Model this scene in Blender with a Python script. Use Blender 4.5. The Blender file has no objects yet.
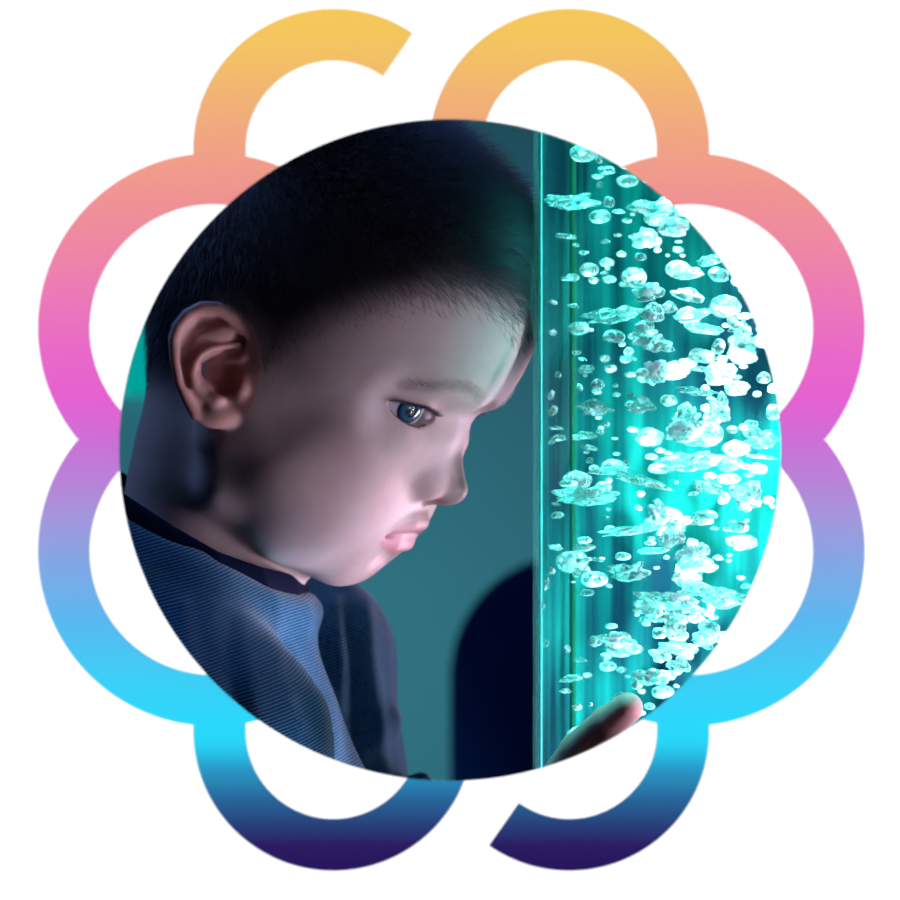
import bpy, bmesh, math, random
import numpy as np
from mathutils import Vector, Matrix

random.seed(7)
rng = np.random.default_rng(7)
PI = math.pi
C = bpy.context.scene.collection
CAM_H = 1.0            # height of the camera above the floor (m)
DIST = 1250.0          # camera to the plane through the boy's head (mm)
MMPX = 0.45            # mm per pixel in that plane


def px(x, y, Y=0.0):
    """pixel + depth (mm) -> scene mm (X right, Y away, Z up, camera axis at z=0)"""
    s = MMPX * (DIST + Y) / DIST
    return np.array([(x - 450) * s, Y, (450 - y) * s])


def W(p):
    """scene mm -> metres in the world"""
    return Vector((p[0] / 1000.0, p[1] / 1000.0, p[2] / 1000.0 + CAM_H))


# ------------------------------------------------------------------ objects
def tag(o, label=None, cat=None, group=None, kind=None):
    if label: o['label'] = label
    if cat: o['category'] = cat
    if group: o['group'] = group
    if kind: o['kind'] = kind
    return o


def link(name, data, mat=None, parent=None, loc=None):
    o = bpy.data.objects.new(name, data)
    C.objects.link(o)
    if mat is not None:
        data.materials.append(mat)
    if loc is not None:
        o.location = loc
    if parent is not None:
        o.parent = parent
        o.matrix_parent_inverse = parent.matrix_basis.inverted()
    return o


def empty(name, loc):
    o = bpy.data.objects.new(name, None)
    o.empty_display_size = 0.05
    C.objects.link(o)
    o.location = loc
    return o


def mesh_np(name, V, F, smooth=True):
    me = bpy.data.meshes.new(name)
    me.from_pydata([tuple(v) for v in V], [], [tuple(f) for f in F])
    if smooth:
        me.polygons.foreach_set('use_smooth', [True] * len(me.polygons))
    me.update()
    return me


def bm_mesh(name, bm, smooth=False):
    me = bpy.data.meshes.new(name)
    bm.to_mesh(me); bm.free()
    if smooth:
        me.polygons.foreach_set('use_smooth', [True] * len(me.polygons))
    return me


def box_bm(bm, lo, hi):
    r = bmesh.ops.create_cube(bm, size=1.0)
    for v in r['verts']:
        for i in range(3):
            v.co[i] = lo[i] + (v.co[i] + 0.5) * (hi[i] - lo[i])
    return r['verts']


def lathe(name, prof, seg=96, smooth=True, a0=0.0, a1=2 * PI):
    """prof: list of (r, z) in metres, about the z axis"""
    closed = abs(a1 - a0 - 2 * PI) < 1e-6
    n = seg if closed else seg + 1
    V = []; F = []
    for i in range(n):
        a = a0 + (a1 - a0) * i / seg
        for r, z in prof:
            V.append((r * math.cos(a), r * math.sin(a), z))
    m = len(prof)
    for i in range(seg):
        j = (i + 1) % n
        for k in range(m - 1):
            F.append((i * m + k, j * m + k, j * m + k + 1, i * m + k + 1))
    return mesh_np(name, V, F, smooth)


# ------------------------------------------------------------------ materials
def mat(name):
    m = bpy.data.materials.new(name)
    m.use_nodes = True
    nt = m.node_tree
    return m, nt, nt.nodes['Principled BSDF']


def simple(name, col, rough=0.6, spec=0.4, **kw):
    m, nt, b = mat(name)
    b.inputs['Base Color'].default_value = (*col, 1)
    b.inputs['Roughness'].default_value = rough
    b.inputs['Specular IOR Level'].default_value = spec
    for k, v in kw.items():
        b.inputs[k.replace('_', ' ')].default_value = v
    return m


def srgb(r, g, b):
    def f(c):
        c = c / 255.0
        return c / 12.92 if c <= 0.04045 else ((c + 0.055) / 1.055) ** 2.4
    return (f(r), f(g), f(b))


# ------------------------------------------------------------------ implicit sculpting
def smin(a, b, k):
    h = np.clip(0.5 + 0.5 * (b - a) / k, 0, 1)
    return b * (1 - h) + a * h - k * h * (1 - h)


def d_ell(P, c, r):
    q = [(P[i] - c[i]) / r[i] for i in range(3)]
    k0 = np.sqrt(q[0] ** 2 + q[1] ** 2 + q[2] ** 2) + 1e-6
    k1 = np.sqrt(sum((q[i] / r[i]) ** 2 for i in range(3))) + 1e-9
    return k0 * (k0 - 1) / k1


def d_line(P, pts, rad, k=0.0):
    """tube along a polyline with radii that change along it"""
    out = None
    for i in range(max(1, len(pts) - 1)):
        a = np.array(pts[i], float); b = np.array(pts[min(i + 1, len(pts) - 1)], float)
        ba = b - a; L = float(ba @ ba) + 1e-9
        t = np.clip(sum((P[j] - a[j]) * ba[j] for j in range(3)) / L, 0, 1)
        d = np.sqrt(sum((P[j] - a[j] - t * ba[j]) ** 2 for j in range(3))) - (rad[i] + (rad[min(i + 1, len(rad) - 1)] - rad[i]) * t)
        out = d if out is None else (np.minimum(out, d) if k == 0 else smin(out, d, k))
    return out


class Vol:
    """a box of signed distances, in scene mm, with a frame for head coordinates"""
    def __init__(s, lo, hi, h):
        s.lo = np.array(lo, float); s.h = h
        s.n = [int(math.ceil((hi[i] - lo[i]) / h)) + 1 for i in range(3)]
        s.ax = [(s.lo[i] + h * np.arange(s.n[i])).astype(np.float32) for i in range(3)]
        s.F = np.full(s.n, 40.0, np.float32)

    def block(s, c, r):
        """index ranges of a box centre c, half size r in scene mm"""
        sl = []
        for i in range(3):
            a = int(max(0, math.floor((c[i] - r[i] - s.lo[i]) / s.h)))
            b = int(min(s.n[i], math.ceil((c[i] + r[i] - s.lo[i]) / s.h) + 1))
            if b <= a: return None
            sl.append(slice(a, b))
        return tuple(sl)

    def coords(s, sl, frame=None):
        X = s.ax[0][sl[0]][:, None, None]; Y = s.ax[1][sl[1]][None, :, None]; Z = s.ax[2][sl[2]][None, None, :]
        if frame is None:
            return [X, Y, Z]
        O, R = frame           # R rows = head axes in scene
        d = (X - O[0], Y - O[1], Z - O[2])
        return [(R[i][0] * d[0] + R[i][1] * d[1] + R[i][2] * d[2]).astype(np.float32) for i in range(3)]

    def op(s, fn, pts, rad, k, frame=None, mode='add', sym=False):
        """pts (frame coords) and rad bound the primitive; fn(P) gives its distance"""
        pts = np.atleast_2d(np.array(pts, float))
        variants = [pts]
        if sym:
            variants = [np.vstack([pts, pts * np.array([1, -1, 1])])]
        pts = variants[0]
        if frame is not None:
            O, R = frame
            pts = pts @ np.array(R) + np.array(O)
        lo = pts.min(0) - rad - 2 * k - 2 * s.h; hi = pts.max(0) + rad + 2 * k + 2 * s.h
        sl = s.block((lo + hi) / 2, (hi - lo) / 2)
        if sl is None: return
        P = s.coords(sl, frame)
        if sym: P[1] = np.abs(P[1])
        d = fn(P).astype(np.float32)
        A = s.F[sl]
        if mode == 'add':
            s.F[sl] = smin(A, d, k) if k > 0 else np.minimum(A, d)
        elif mode == 'sub':
            s.F[sl] = -smin(-A, d, k) if k > 0 else np.maximum(A, -d)

    def ell(s, c, r, k, frame=None, mode='add', sym=False):
        if frame is HEAD: c = face_fit(c)
        s.op(lambda P: d_ell(P, c, r), [c], max(r), k, frame, mode, sym)

    def line(s, pts, rad, k, frame=None, mode='add', sym=False, kk=0.0):
        if frame is HEAD: pts = [face_fit(p) for p in pts]
        s.op(lambda P: d_line(P, pts, rad, kk), pts, max(rad), k, frame, mode, sym)

    def mesh(s):
        """surface nets"""
        F = s.F; n = s.n
        S = F < 0
        cnt = np.zeros([n[0] - 1, n[1] - 1, n[2] - 1], np.int8)
        for i in (0, 1):
            for j in (0, 1):
                for k in (0, 1):
                    cnt += S[i:n[0] - 1 + i, j:n[1] - 1 + j, k:n[2] - 1 + k]
        act = (cnt > 0) & (cnt < 8)
        idx = np.argwhere(act)
        ids = np.full(act.shape, -1, np.int32)
        ids[act] = np.arange(len(idx))
        acc = np.zeros((len(idx), 3)); num = np.zeros(len(idx))
        cor = [(i, j, k) for i in (0, 1) for j in (0, 1) for k in (0, 1)]
        val = {c: F[idx[:, 0] + c[0], idx[:, 1] + c[1], idx[:, 2] + c[2]].astype(float) for c in cor}
        for a in cor:
            for ax in range(3):
                if a[ax] == 1: continue
                b = list(a); b[ax] = 1; b = tuple(b)
                fa, fb = val[a], val[b]
                m = (fa < 0) != (fb < 0)
                t = fa[m] / (fa[m] - fb[m])
                p = np.repeat(np.array([a], float), m.sum(), 0); p[:, ax] += t
                acc[m] += p; num[m] += 1
        V = (idx + acc / num[:, None]) * s.h + s.lo
        Q = []
        for ax in range(3):
            o = [x for x in range(3) if x != ax]
            A = [slice(None)] * 3; B = [slice(None)] * 3
            A[ax] = slice(0, -1); B[ax] = slice(1, None)
            ch = S[tuple(A)] != S[tuple(B)]
            e = np.argwhere(ch)
            e = e[(e[:, o[0]] > 0) & (e[:, o[1]] > 0) & (e[:, o[0]] < n[o[0]] - 1) & (e[:, o[1]] < n[o[1]] - 1)]
            inside = S[e[:, 0], e[:, 1], e[:, 2]]
            q = []
            for (da, db) in ((0, 0), (1, 0), (1, 1), (0, 1)):
                c = e.copy(); c[:, o[0]] -= da; c[:, o[1]] -= db
                q.append(ids[c[:, 0], c[:, 1], c[:, 2]])
            q = np.stack(q, 1)
            flip = inside if ax != 1 else ~inside
            q[flip] = q[flip][:, ::-1]
            q = q[:, ::-1]
            Q.append(q[(q >= 0).all(1)])
        return V, np.vstack(Q)


# ------------------------------------------------------------------ head frame
PITCH, YAW = math.radians(28), math.radians(21)
cp, sp, cy_, sy = math.cos(PITCH), math.sin(PITCH), math.cos(YAW), math.sin(YAW)
HF = np.array([cp * cy_, -cp * sy, -sp])            # forward
HU = np.array([sp * cy_, -sp * sy, cp])             # up
HR = np.array([-sy, -cy_, 0.0])                     # his right: the side we see
HO = np.array([-70.0, 0.0, 31.5])
HEAD = (HO, np.array([HF, HR, HU]))
WEL = lambda x, y, z: HO + x * HF + y * HR + z * HU  # head coords -> scene mm


def to_head(V):
    return (V - HO) @ np.array([HF, HR, HU]).T


# ear frame (plane that nearly faces the camera); ear pixels -> ear coords
EARC = np.array([-101.5, -61.5, 36.0])


def ear_frame(side):
    # built for the near side; the far ear is its mirror image in the head's plane
    a = math.radians(4)
    ex = np.array([math.cos(a), math.sin(a) * 1.0, 0]); ez = np.array([0, 0, 1.0]); en = np.cross(ex, ez)
    if en[1] > 0: en = -en
    if side > 0:
        return (EARC, np.array([ex, en, ez]))
    M = np.eye(3) - 2 * np.outer(HR, HR)
    return (HO + M @ (EARC - HO), np.array([M @ ex, M @ en, M @ ez]))


def ec(cx, cy, n=0.0):
    """crop coordinates of the ear study (6 px per photo px) -> ear coords mm"""
    k = 0.427
    return ((160 + cx / 6 - 213) * k, n, (366 - (290 + cy / 6)) * k)


def sculpt_ear(v, fr):
    out = [(560, 360), (525, 255), (445, 155), (345, 98), (250, 92), (160, 132), (92, 205), (62, 295), (72, 420),
           (100, 555), (145, 650), (190, 740), (250, 800), (330, 826), (400, 818), (452, 775), (480, 690), (500, 560), (530, 450)]
    poly = np.array([(ec(*p)[0], ec(*p)[2]) for p in out])

    def plate(P):
        X, N, Z = P
        d = np.full(np.broadcast(X, Z).shape, 1e9); sgn = np.ones_like(d)
        for i in range(len(poly)):
            a = poly[i]; b = poly[i - 1]
            ex, ez = b[0] - a[0], b[1] - a[1]
            wx, wz = X - a[0], Z - a[1]
            t = np.clip((wx * ex + wz * ez) / (ex * ex + ez * ez), 0, 1)
            d = np.minimum(d, (wx - ex * t) ** 2 + (wz - ez * t) ** 2)
            c1 = Z >= a[1]; c2 = Z < b[1]; c3 = ex * wz > ez * wx
            f = (c1 & c2 & c3) | (~c1 & ~c2 & ~c3)
            sgn = np.where(f, -sgn, sgn)
        d2 = sgn * np.sqrt(d) + 2.2
        tilt = N - (-X * 0.10)                       # the rear rim stands off the skull
        w = np.abs(tilt + 1.5) - 1.5
        return np.minimum(np.maximum(d2, w), 0) + np.sqrt(np.maximum(d2, 0) ** 2 + np.maximum(w, 0) ** 2) - 1.3
    v.op(plate, [(0, 0, 0)], 40, 1.0, fr)
    T = lambda cx: -(160 + cx / 6 - 213) * 0.427 * 0.10
    hl = [(470, 400), (545, 350), (505, 255), (430, 172), (340, 120), (255, 115), (170, 155), (112, 225), (88, 300), (95, 420), (122, 555), (165, 650), (215, 745)]
    hr = [1.6, 3.2, 3.4, 3.5, 3.6, 3.4, 3.1, 2.8, 2.6, 2.5, 2.4, 2.4, 2.6]
    hn = [-2.0, 0.2, 1.2, 1.8, 2.0, 2.0, 2.0, 2.0, 2.0, 2.0, 1.6, 1.2, 0.6]
    v.line([ec(p[0], p[1], hn[i] + T(p[0])) for i, p in enumerate(hl)], hr, 1.6, fr)
    # scapha: the channel inside the rim
    sc = [(430, 265), (330, 205), (250, 200), (185, 255), (160, 340), (160, 450), (170, 560)]
    v.line([ec(p[0], p[1], 2.6 + T(p[0])) for p in sc], [2.4, 3.2, 3.0, 2.8, 2.6, 2.5, 1.8], 1.6, fr, 'sub')
    v.line([ec(480, 310, 1.0), ec(440, 285, 2.0)], [2.6, 2.4], 1.2, fr, 'sub')
    # antihelix and its fold
    ah = [(470, 325), (380, 343), (310, 352), (250, 385), (212, 440), (196, 510), (215, 590), (270, 640), (335, 668)]
    v.line([ec(p[0], p[1], (0.6, 1.2, 1.8, 2.2, 2.4, 2.3, 1.8, 1.4, 1.5)[i] + T(p[0]) * .5) for i, p in enumerate(ah)],
           [1.3, 1.5, 1.9, 2.0, 2.1, 2.1, 2.0, 2.3, 2.8], 1.5, fr)
    v.ell(ec(360, 255, 0.6), (7, 2.6, 3.6), 2.0, fr)
    # concha
    v.ell(ec(345, 480, 1.0), (8.5, 6.5, 7.2), 1.6, fr, 'sub')
    v.ell(ec(395, 560, 0.5), (6.5, 7.0, 6.5), 1.6, fr, 'sub')
    v.ell(ec(420, 385, 1.6), (6.5, 3.2, 2.4), 1.4, fr, 'sub')
    v.ell(ec(400, 500, -7.0), (11, 3.0, 13), 2.0, fr)
    # crus, tragus, antitragus, lobe
    v.line([ec(500, 405, 0.0), ec(420, 425, -2.0), ec(350, 440, -4.5)], [2.4, 1.8, 1.2], 2.0, fr)
    v.line([ec(505, 540, -0.5), ec(492, 600, 1.0), ec(480, 640, 0)], [2.6, 3.0, 2.0], 2.5, fr)
    v.ell(ec(340, 668, 1.2), (4.2, 2.8, 2.8), 2.0, fr)
    v.ell(ec(345, 765, 0.4), (9, 3.6, 5.0), 2.5, fr)


def face_fit(p):
    """the study was measured for a 20 degree turn; this refits it to YAW"""
    x, y, z = p
    U = 0.883 * x + 0.469 * z; V_ = -0.469 * x + 0.883 * z
    U = (0.94 * U - 1.0 + (sy - 0.342) * abs(y)) / cy_
    return (0.883 * U - 0.469 * V_, y, 0.469 * U + 0.883 * V_)


EYE = (58.4, 27.0, 19.8); ER = 12.6
_n = np.array([0.9135, 0.407])


def eye_frame(s):
    R_ = HR * s
    return (WEL(EYE[0], EYE[1] * s, EYE[2]), np.array([_n[0] * HF + _n[1] * R_, -_n[1] * HF + _n[0] * R_, HU]))


def lid_curve(t):
    """upper and lower edge of the eye opening at lateral place t (eye coords)"""
    q = np.clip(1 - ((t - 0.8) / 14.2) ** 2, 0, 1)
    base = -0.1 + 0.035 * t
    return base + 4.5 * q ** 0.6 * (1 - 0.010 * t), base - 5.6 * q ** 0.65 * (1 - 0.004 * t)


def sculpt_eye(v, s):
    fr = eye_frame(s)
    v.op(lambda P: d_ell(P, (0, 0, 0), (14.5, 17.0, 14.7)), [(0, 0, 0)], 17, 3.5, fr)
    crease = [(11.4, -10.5, 5.6), (12.4, -4, 8.6), (12.2, 3, 9.0), (10.4, 9.5, 8.0), (7.4, 14.5, 4.6)]
    v.line(crease, [1.0, 1.7, 1.8, 1.6, .8], 1.3, fr, 'sub')
    v.line([(9.8, -11, -6.5), (9.9, -4, -9.0), (9.3, 4, -9.2), (7.6, 11, -7.0)], [.5, .6, .6, .4], 3.0, fr, 'sub')

    def opening(P):
        N, T, Z = P
        up, lo = lid_curve(T)
        return np.maximum(np.maximum(np.maximum(Z - up, lo - Z), np.abs(T - 0.8) - 14.2) * 0.85, 6.6 - N)
    v.op(opening, [(8, 0, 0)], 16, 0.5, fr, 'sub')
    v.op(lambda P: d_ell(P, (8.2, -12.2, -0.4), (2.3, 2.6, 2.6)), [(7.2, -11.6, -.6)], 3, 1.0, fr)   # tear corner


def sculpt_head(v):
    f = HEAD
    cc = face_fit((-2, 0, 50))
    v.op(lambda P: d_ell(P, cc, (88, 70, 79)), [cc], 200, 0, f)
    v.ell((36, 0, 55), (51.5, 60, 52), 24, f)
    v.ell((29, 0, -8), (50, 52, 58), 28, f)              # mid face
    v.line([(5, 47, -30), (12, 44, -46), (38, 32, -54), (56, 8, -57)], [13, 12, 12, 12], 18, f, sym=True, kk=8)
    v.ell((60, 0, -57), (11.5, 14, 12), 12, f)             # chin
    v.ell((45, 29, -28), (30, 26, 31), 16, f, sym=True)    # full cheeks
    v.ell((50, 36, -4), (16, 14, 15), 18, f, sym=True)      # cheek bones
    v.ell((65, 0, -32), (16, 28, 22), 14, f)               # muzzle
    v.ell((25, 0, -48), (36, 34, 16), 14, f)               # under the jaw
    v.line([(68, 12, 34), (62, 30, 38), (52, 41, 34)], [9, 8, 7], 14, f, sym=True)   # brow
    v.line([(2, 47, -8), (28, 42, -24)], [13, 14], 26, f, sym=True)               # cheek to ear
    # neck
    v.line([(-92, 8, 60), (-104, 8, -10), (-120, 8, -70), (-130, 8, -120)], [42, 37, 41, 48], 14, kk=14)
    v.line([(-55, 8, 5), (-84, 4, -52), (-94, 4, -90)], [18, 17, 20], 16)
    # eye sockets
    v.ell((84, 29, 21), (11, 14, 9), 10, f, 'sub', True)
    v.ell((72, 51, 20), (9, 7, 11), 14, f, 'sub', True)
    v.line([(93, 0, 25), (90.5, 0, 12)], [7.2, 7.0], 7, f, 'sub', True)
    v.line([(93, 0, 24), (87, 12, 22)], [5, 4.0], 9, f, 'sub', True)               # root of the nose
    # nose
    v.line([(71.8, 0, 19), (77.4, 0, 9), (84.8, 0, -1), (90.4, 0, -6.8)], [6.0, 6.0, 6.2, 6.8], 7, f, kk=3)
    v.line([(72, 7, 14), (80, 7, -3)], [5, 5.5], 8, f, sym=True)
    v.ell((79.6, 10.2, -9.3), (10.2, 6.2, 7.0), 5.5, f, sym=True)
    v.line([(89, 0, -10), (84, 0, -14)], [4.2, 4.5], 4, f)
    v.ell((87.5, 5.6, -16.2), (5, 2.8, 3.0), 1.5, f, 'sub', True)
    v.line([(74.5, 18, -5), (77.0, 18.2, -11), (77, 17, -15)], [.3, .5, .3], 3.0, f, 'sub', True)
    for s in (1, -1):
        sculpt_eye(v, s)
    # mouth
    v.line([(82.0, 0, -27.6), (81.4, 6, -28.2), (77.6, 14, -31.5), (71.0, 22.5, -35.4)], [4.3, 4.4, 4.0, 2.0], 3.5, f, sym=True)
    v.line([(78.7, 0, -39.9), (78.1, 7, -39.8), (74.6, 14, -38.9), (70.5, 21, -36.9)], [5.6, 5.4, 4.4, 2.2], 3.0, f, sym=True)
    v.line([(88.2, 0, -33.2), (86.6, 6, -33.5), (81.6, 14, -34.9), (75.6, 21, -36.3), (72.6, 24.5, -37.2)], [1.8, 1.8, 1.7, 1.3, .7], 1.4, f, 'sub', True)
    v.line([(87.5, 0, -20), (90, 0, -25)], [1.3, 1.8], 4, f, 'sub')                # philtrum
    v.line([(81.0, 0, -49.6), (79.6, 5, -49.2)], [2.0, 1.2], 9, f, 'sub', True)       # below the lip
    for s in (1, -1):
        sculpt_ear(v, ear_frame(s))


# torso, arms and hand, in scene mm
N_SH = np.array([-94.0, -100.0, -124.0]); F_SH = np.array([-70.0, 82.0, -100.0])
N_EL = np.array([-90.0, -124.0, -300.0]); F_EL = np.array([-42.0, 80.0, -232.0])
N_WR = np.array([4.0, -119.0, -206.0]); F_WR = np.array([-6.0, 55.0, -340.0])


def torso(v, g):
    v.line([(-133, 6, -95), (-118, 2, -190), (-105, 0, -330), (-105, 0, -430)], [50 + g, 66 + g, 68 + g, 74 + g], 10, kk=20)
    v.line([(-105, 80, -180), (-104, 0, -185), (-98, -80, -195)], [38 + g, 60 + g, 42 + g], 40, kk=10)
    v.line([N_SH + (-6, 22, 3), (-118, -35, -88), (-132, 6, -72), (-126, 45, -86), F_SH], [40 + g, 30 + g, 42 + g, 30 + g, 36 + g], 24, kk=10)
    v.line([N_SH, N_EL], [38 + g, 30 + g], 16)
    v.line([F_SH, F_EL], [36 + g, 31 + g], 16)


TUBE_X, TUBE_Y, TUBE_R = 125.6, -60.0, 90.0
MCP = np.array([40.0, -117.5, -140.0])


def sculpt_hand(v):
    v.line([N_EL, N_WR], [27, 19], 0)
    v.line([N_WR, (22, -116, -176)], [18, 17], 10)
    # palm: four metacarpals side by side
    kn = [MCP, MCP + (4, -7, -17), MCP + (3, -9, -33), MCP + (0, -9, -47)]
    for i, k in enumerate(kn):
        v.line([N_WR + (6, -2, 4 - 5 * i), k + (-3, -2, 0)], [11, 8.5 - .4 * i], 7)
    # fingers lie along the front of the tube
    def on(x, z, r):
        dx = x - TUBE_X
        R_ = TUBE_R + r + 0.8
        return np.array([x, TUBE_Y - math.sqrt(R_ * R_ - dx * dx), z])
    F_ = [[(52, -122, 7.8), (63, -110, 7.2), (71.0, -103, 6.2)],
          [(61, -142, 7.0), (76, -130, 6.5), (87, -122, 5.6)],
          [(63, -160, 6.8), (78, -151, 6.3), (88, -145, 5.5)],
          [(60, -178, 6.0), (72, -172, 5.6), (80, -168, 4.9)]]
    for k, f in zip(kn, F_):
        v.line([k] + [on(*p) for p in f], [7.6] + [p[2] for p in f], 2.5, kk=1.0)
    # thumb leaves the side of the palm near its base
    v.line([N_WR + (8, 2, 8), (16, -110, -178), (24, -122, -166), (38, -138, -156), (48, -148, -152)], [11, 10.5, 8, 6.8, 5.6], 4, kk=2)
#==BUILD==

# ================================================================== materials
def skin_material():
    m, nt, b = mat('skin')
    at = nt.nodes.new('ShaderNodeAttribute'); at.attribute_name = 'tone'
    no = nt.nodes.new('ShaderNodeTexNoise'); no.inputs['Scale'].default_value = 160; no.inputs['Detail'].default_value = 3
    tc = nt.nodes.new('ShaderNodeTexCoord'); nt.links.new(tc.outputs['Object'], no.inputs['Vector'])
    mx = nt.nodes.new('ShaderNodeMix'); mx.data_type = 'RGBA'; mx.blend_type = 'MULTIPLY'
    rp = nt.nodes.new('ShaderNodeMapRange'); rp.inputs['To Min'].default_value = 0.9; rp.inputs['To Max'].default_value = 1.08
    nt.links.new(no.outputs['Fac'], rp.inputs['Value'])
    cb = nt.nodes.new('ShaderNodeCombineColor')
    for i in range(3): nt.links.new(rp.outputs['Result'], cb.inputs[i])
    mx.inputs[0].default_value = 1.0
    nt.links.new(at.outputs['Color'], mx.inputs[6]); nt.links.new(cb.outputs['Color'], mx.inputs[7])
    nt.links.new(mx.outputs[2], b.inputs['Base Color'])
    b.inputs['Roughness'].default_value = 0.5
    b.inputs['Specular IOR Level'].default_value = 0.35
    b.inputs['Subsurface Weight'].default_value = 0.35
    b.inputs['Subsurface Radius'].default_value = (1.0, 0.35, 0.22)
    b.inputs['Subsurface Scale'].default_value = 0.005
    n2 = nt.nodes.new('ShaderNodeTexNoise'); n2.inputs['Scale'].default_value = 900; n2.inputs['Detail'].default_value = 2
    nt.links.new(tc.outputs['Object'], n2.inputs['Vector'])
    bp = nt.nodes.new('ShaderNodeBump'); bp.inputs['Strength'].default_value = 0.08; bp.inputs['Distance'].default_value = 0.0006
    nt.links.new(n2.outputs['Fac'], bp.inputs['Height']); nt.links.new(bp.outputs['Normal'], b.inputs['Normal'])
    return m


def hair_material(name, col, rough=0.35):
    m = bpy.data.materials.new(name); m.use_nodes = True
    nt = m.node_tree; nt.nodes.clear()
    out = nt.nodes.new('ShaderNodeOutputMaterial')
    h = nt.nodes.new('ShaderNodeBsdfHairPrincipled')
    h.parametrization = 'COLOR'
    h.inputs['Color'].default_value = (*col, 1)
    h.inputs['Roughness'].default_value = rough
    h.inputs['Radial Roughness'].default_value = 0.5
    nt.links.new(h.outputs[0], out.inputs['Surface'])
    return m


def shirt_material():
    """navy jersey with fine paler ribs"""
    m, nt, b = mat('striped_jersey')
    tc = nt.nodes.new('ShaderNodeTexCoord')
    mp = nt.nodes.new('ShaderNodeMapping'); mp.inputs['Rotation'].default_value = (0, math.radians(18), 0)
    nt.links.new(tc.outputs['Object'], mp.inputs['Vector'])
    nz = nt.nodes.new('ShaderNodeTexNoise'); nz.inputs['Scale'].default_value = 14; nz.inputs['Detail'].default_value = 1
    nt.links.new(mp.outputs['Vector'], nz.inputs['Vector'])
    wv = nt.nodes.new('ShaderNodeTexWave'); wv.wave_type = 'BANDS'; wv.bands_direction = 'Z'
    wv.inputs['Scale'].default_value = 235; wv.inputs['Distortion'].default_value = 0.0
    ad = nt.nodes.new('ShaderNodeVectorMath'); ad.operation = 'MULTIPLY_ADD'
    ad.inputs[1].default_value = (0.010, 0.010, 0.010)
    nt.links.new(nz.outputs['Color'], ad.inputs[0]); nt.links.new(mp.outputs['Vector'], ad.inputs[2])
    nt.links.new(ad.outputs[0], wv.inputs['Vector'])
    n2 = nt.nodes.new('ShaderNodeTexNoise'); n2.inputs['Scale'].default_value = 700; n2.inputs['Detail'].default_value = 2
    nt.links.new(tc.outputs['Object'], n2.inputs['Vector'])
    ml = nt.nodes.new('ShaderNodeMath'); ml.operation = 'MULTIPLY'
    rr = nt.nodes.new('ShaderNodeMapRange'); rr.inputs['From Min'].default_value = 0.25; rr.inputs['From Max'].default_value = 0.5; rr.inputs['To Min'].default_value = 0.45
    nt.links.new(n2.outputs['Fac'], rr.inputs['Value'])
    nt.links.new(wv.outputs['Fac'], ml.inputs[0]); nt.links.new(rr.outputs['Result'], ml.inputs[1])
    cr = nt.nodes.new('ShaderNodeValToRGB')
    cr.color_ramp.elements[0].position = 0.25; cr.color_ramp.elements[0].color = (0.002, 0.020, 0.068, 1)
    cr.color_ramp.elements[1].position = 0.75; cr.color_ramp.elements[1].color = (0.04, 0.20, 0.34, 1)
    nt.links.new(ml.outputs[0], cr.inputs['Fac']); nt.links.new(cr.outputs['Color'], b.inputs['Base Color'])
    b.inputs['Roughness'].default_value = 0.9; b.inputs['Specular IOR Level'].default_value = 0.1
    b.inputs['Sheen Weight'].default_value = 0.2
    bp = nt.nodes.new('ShaderNodeBump'); bp.inputs['Strength'].default_value = 0.3; bp.inputs['Distance'].default_value = 0.0004
    nt.links.new(wv.outputs['Fac'], bp.inputs['Height']); nt.links.new(bp.outputs['Normal'], b.inputs['Normal'])
    return m


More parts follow.
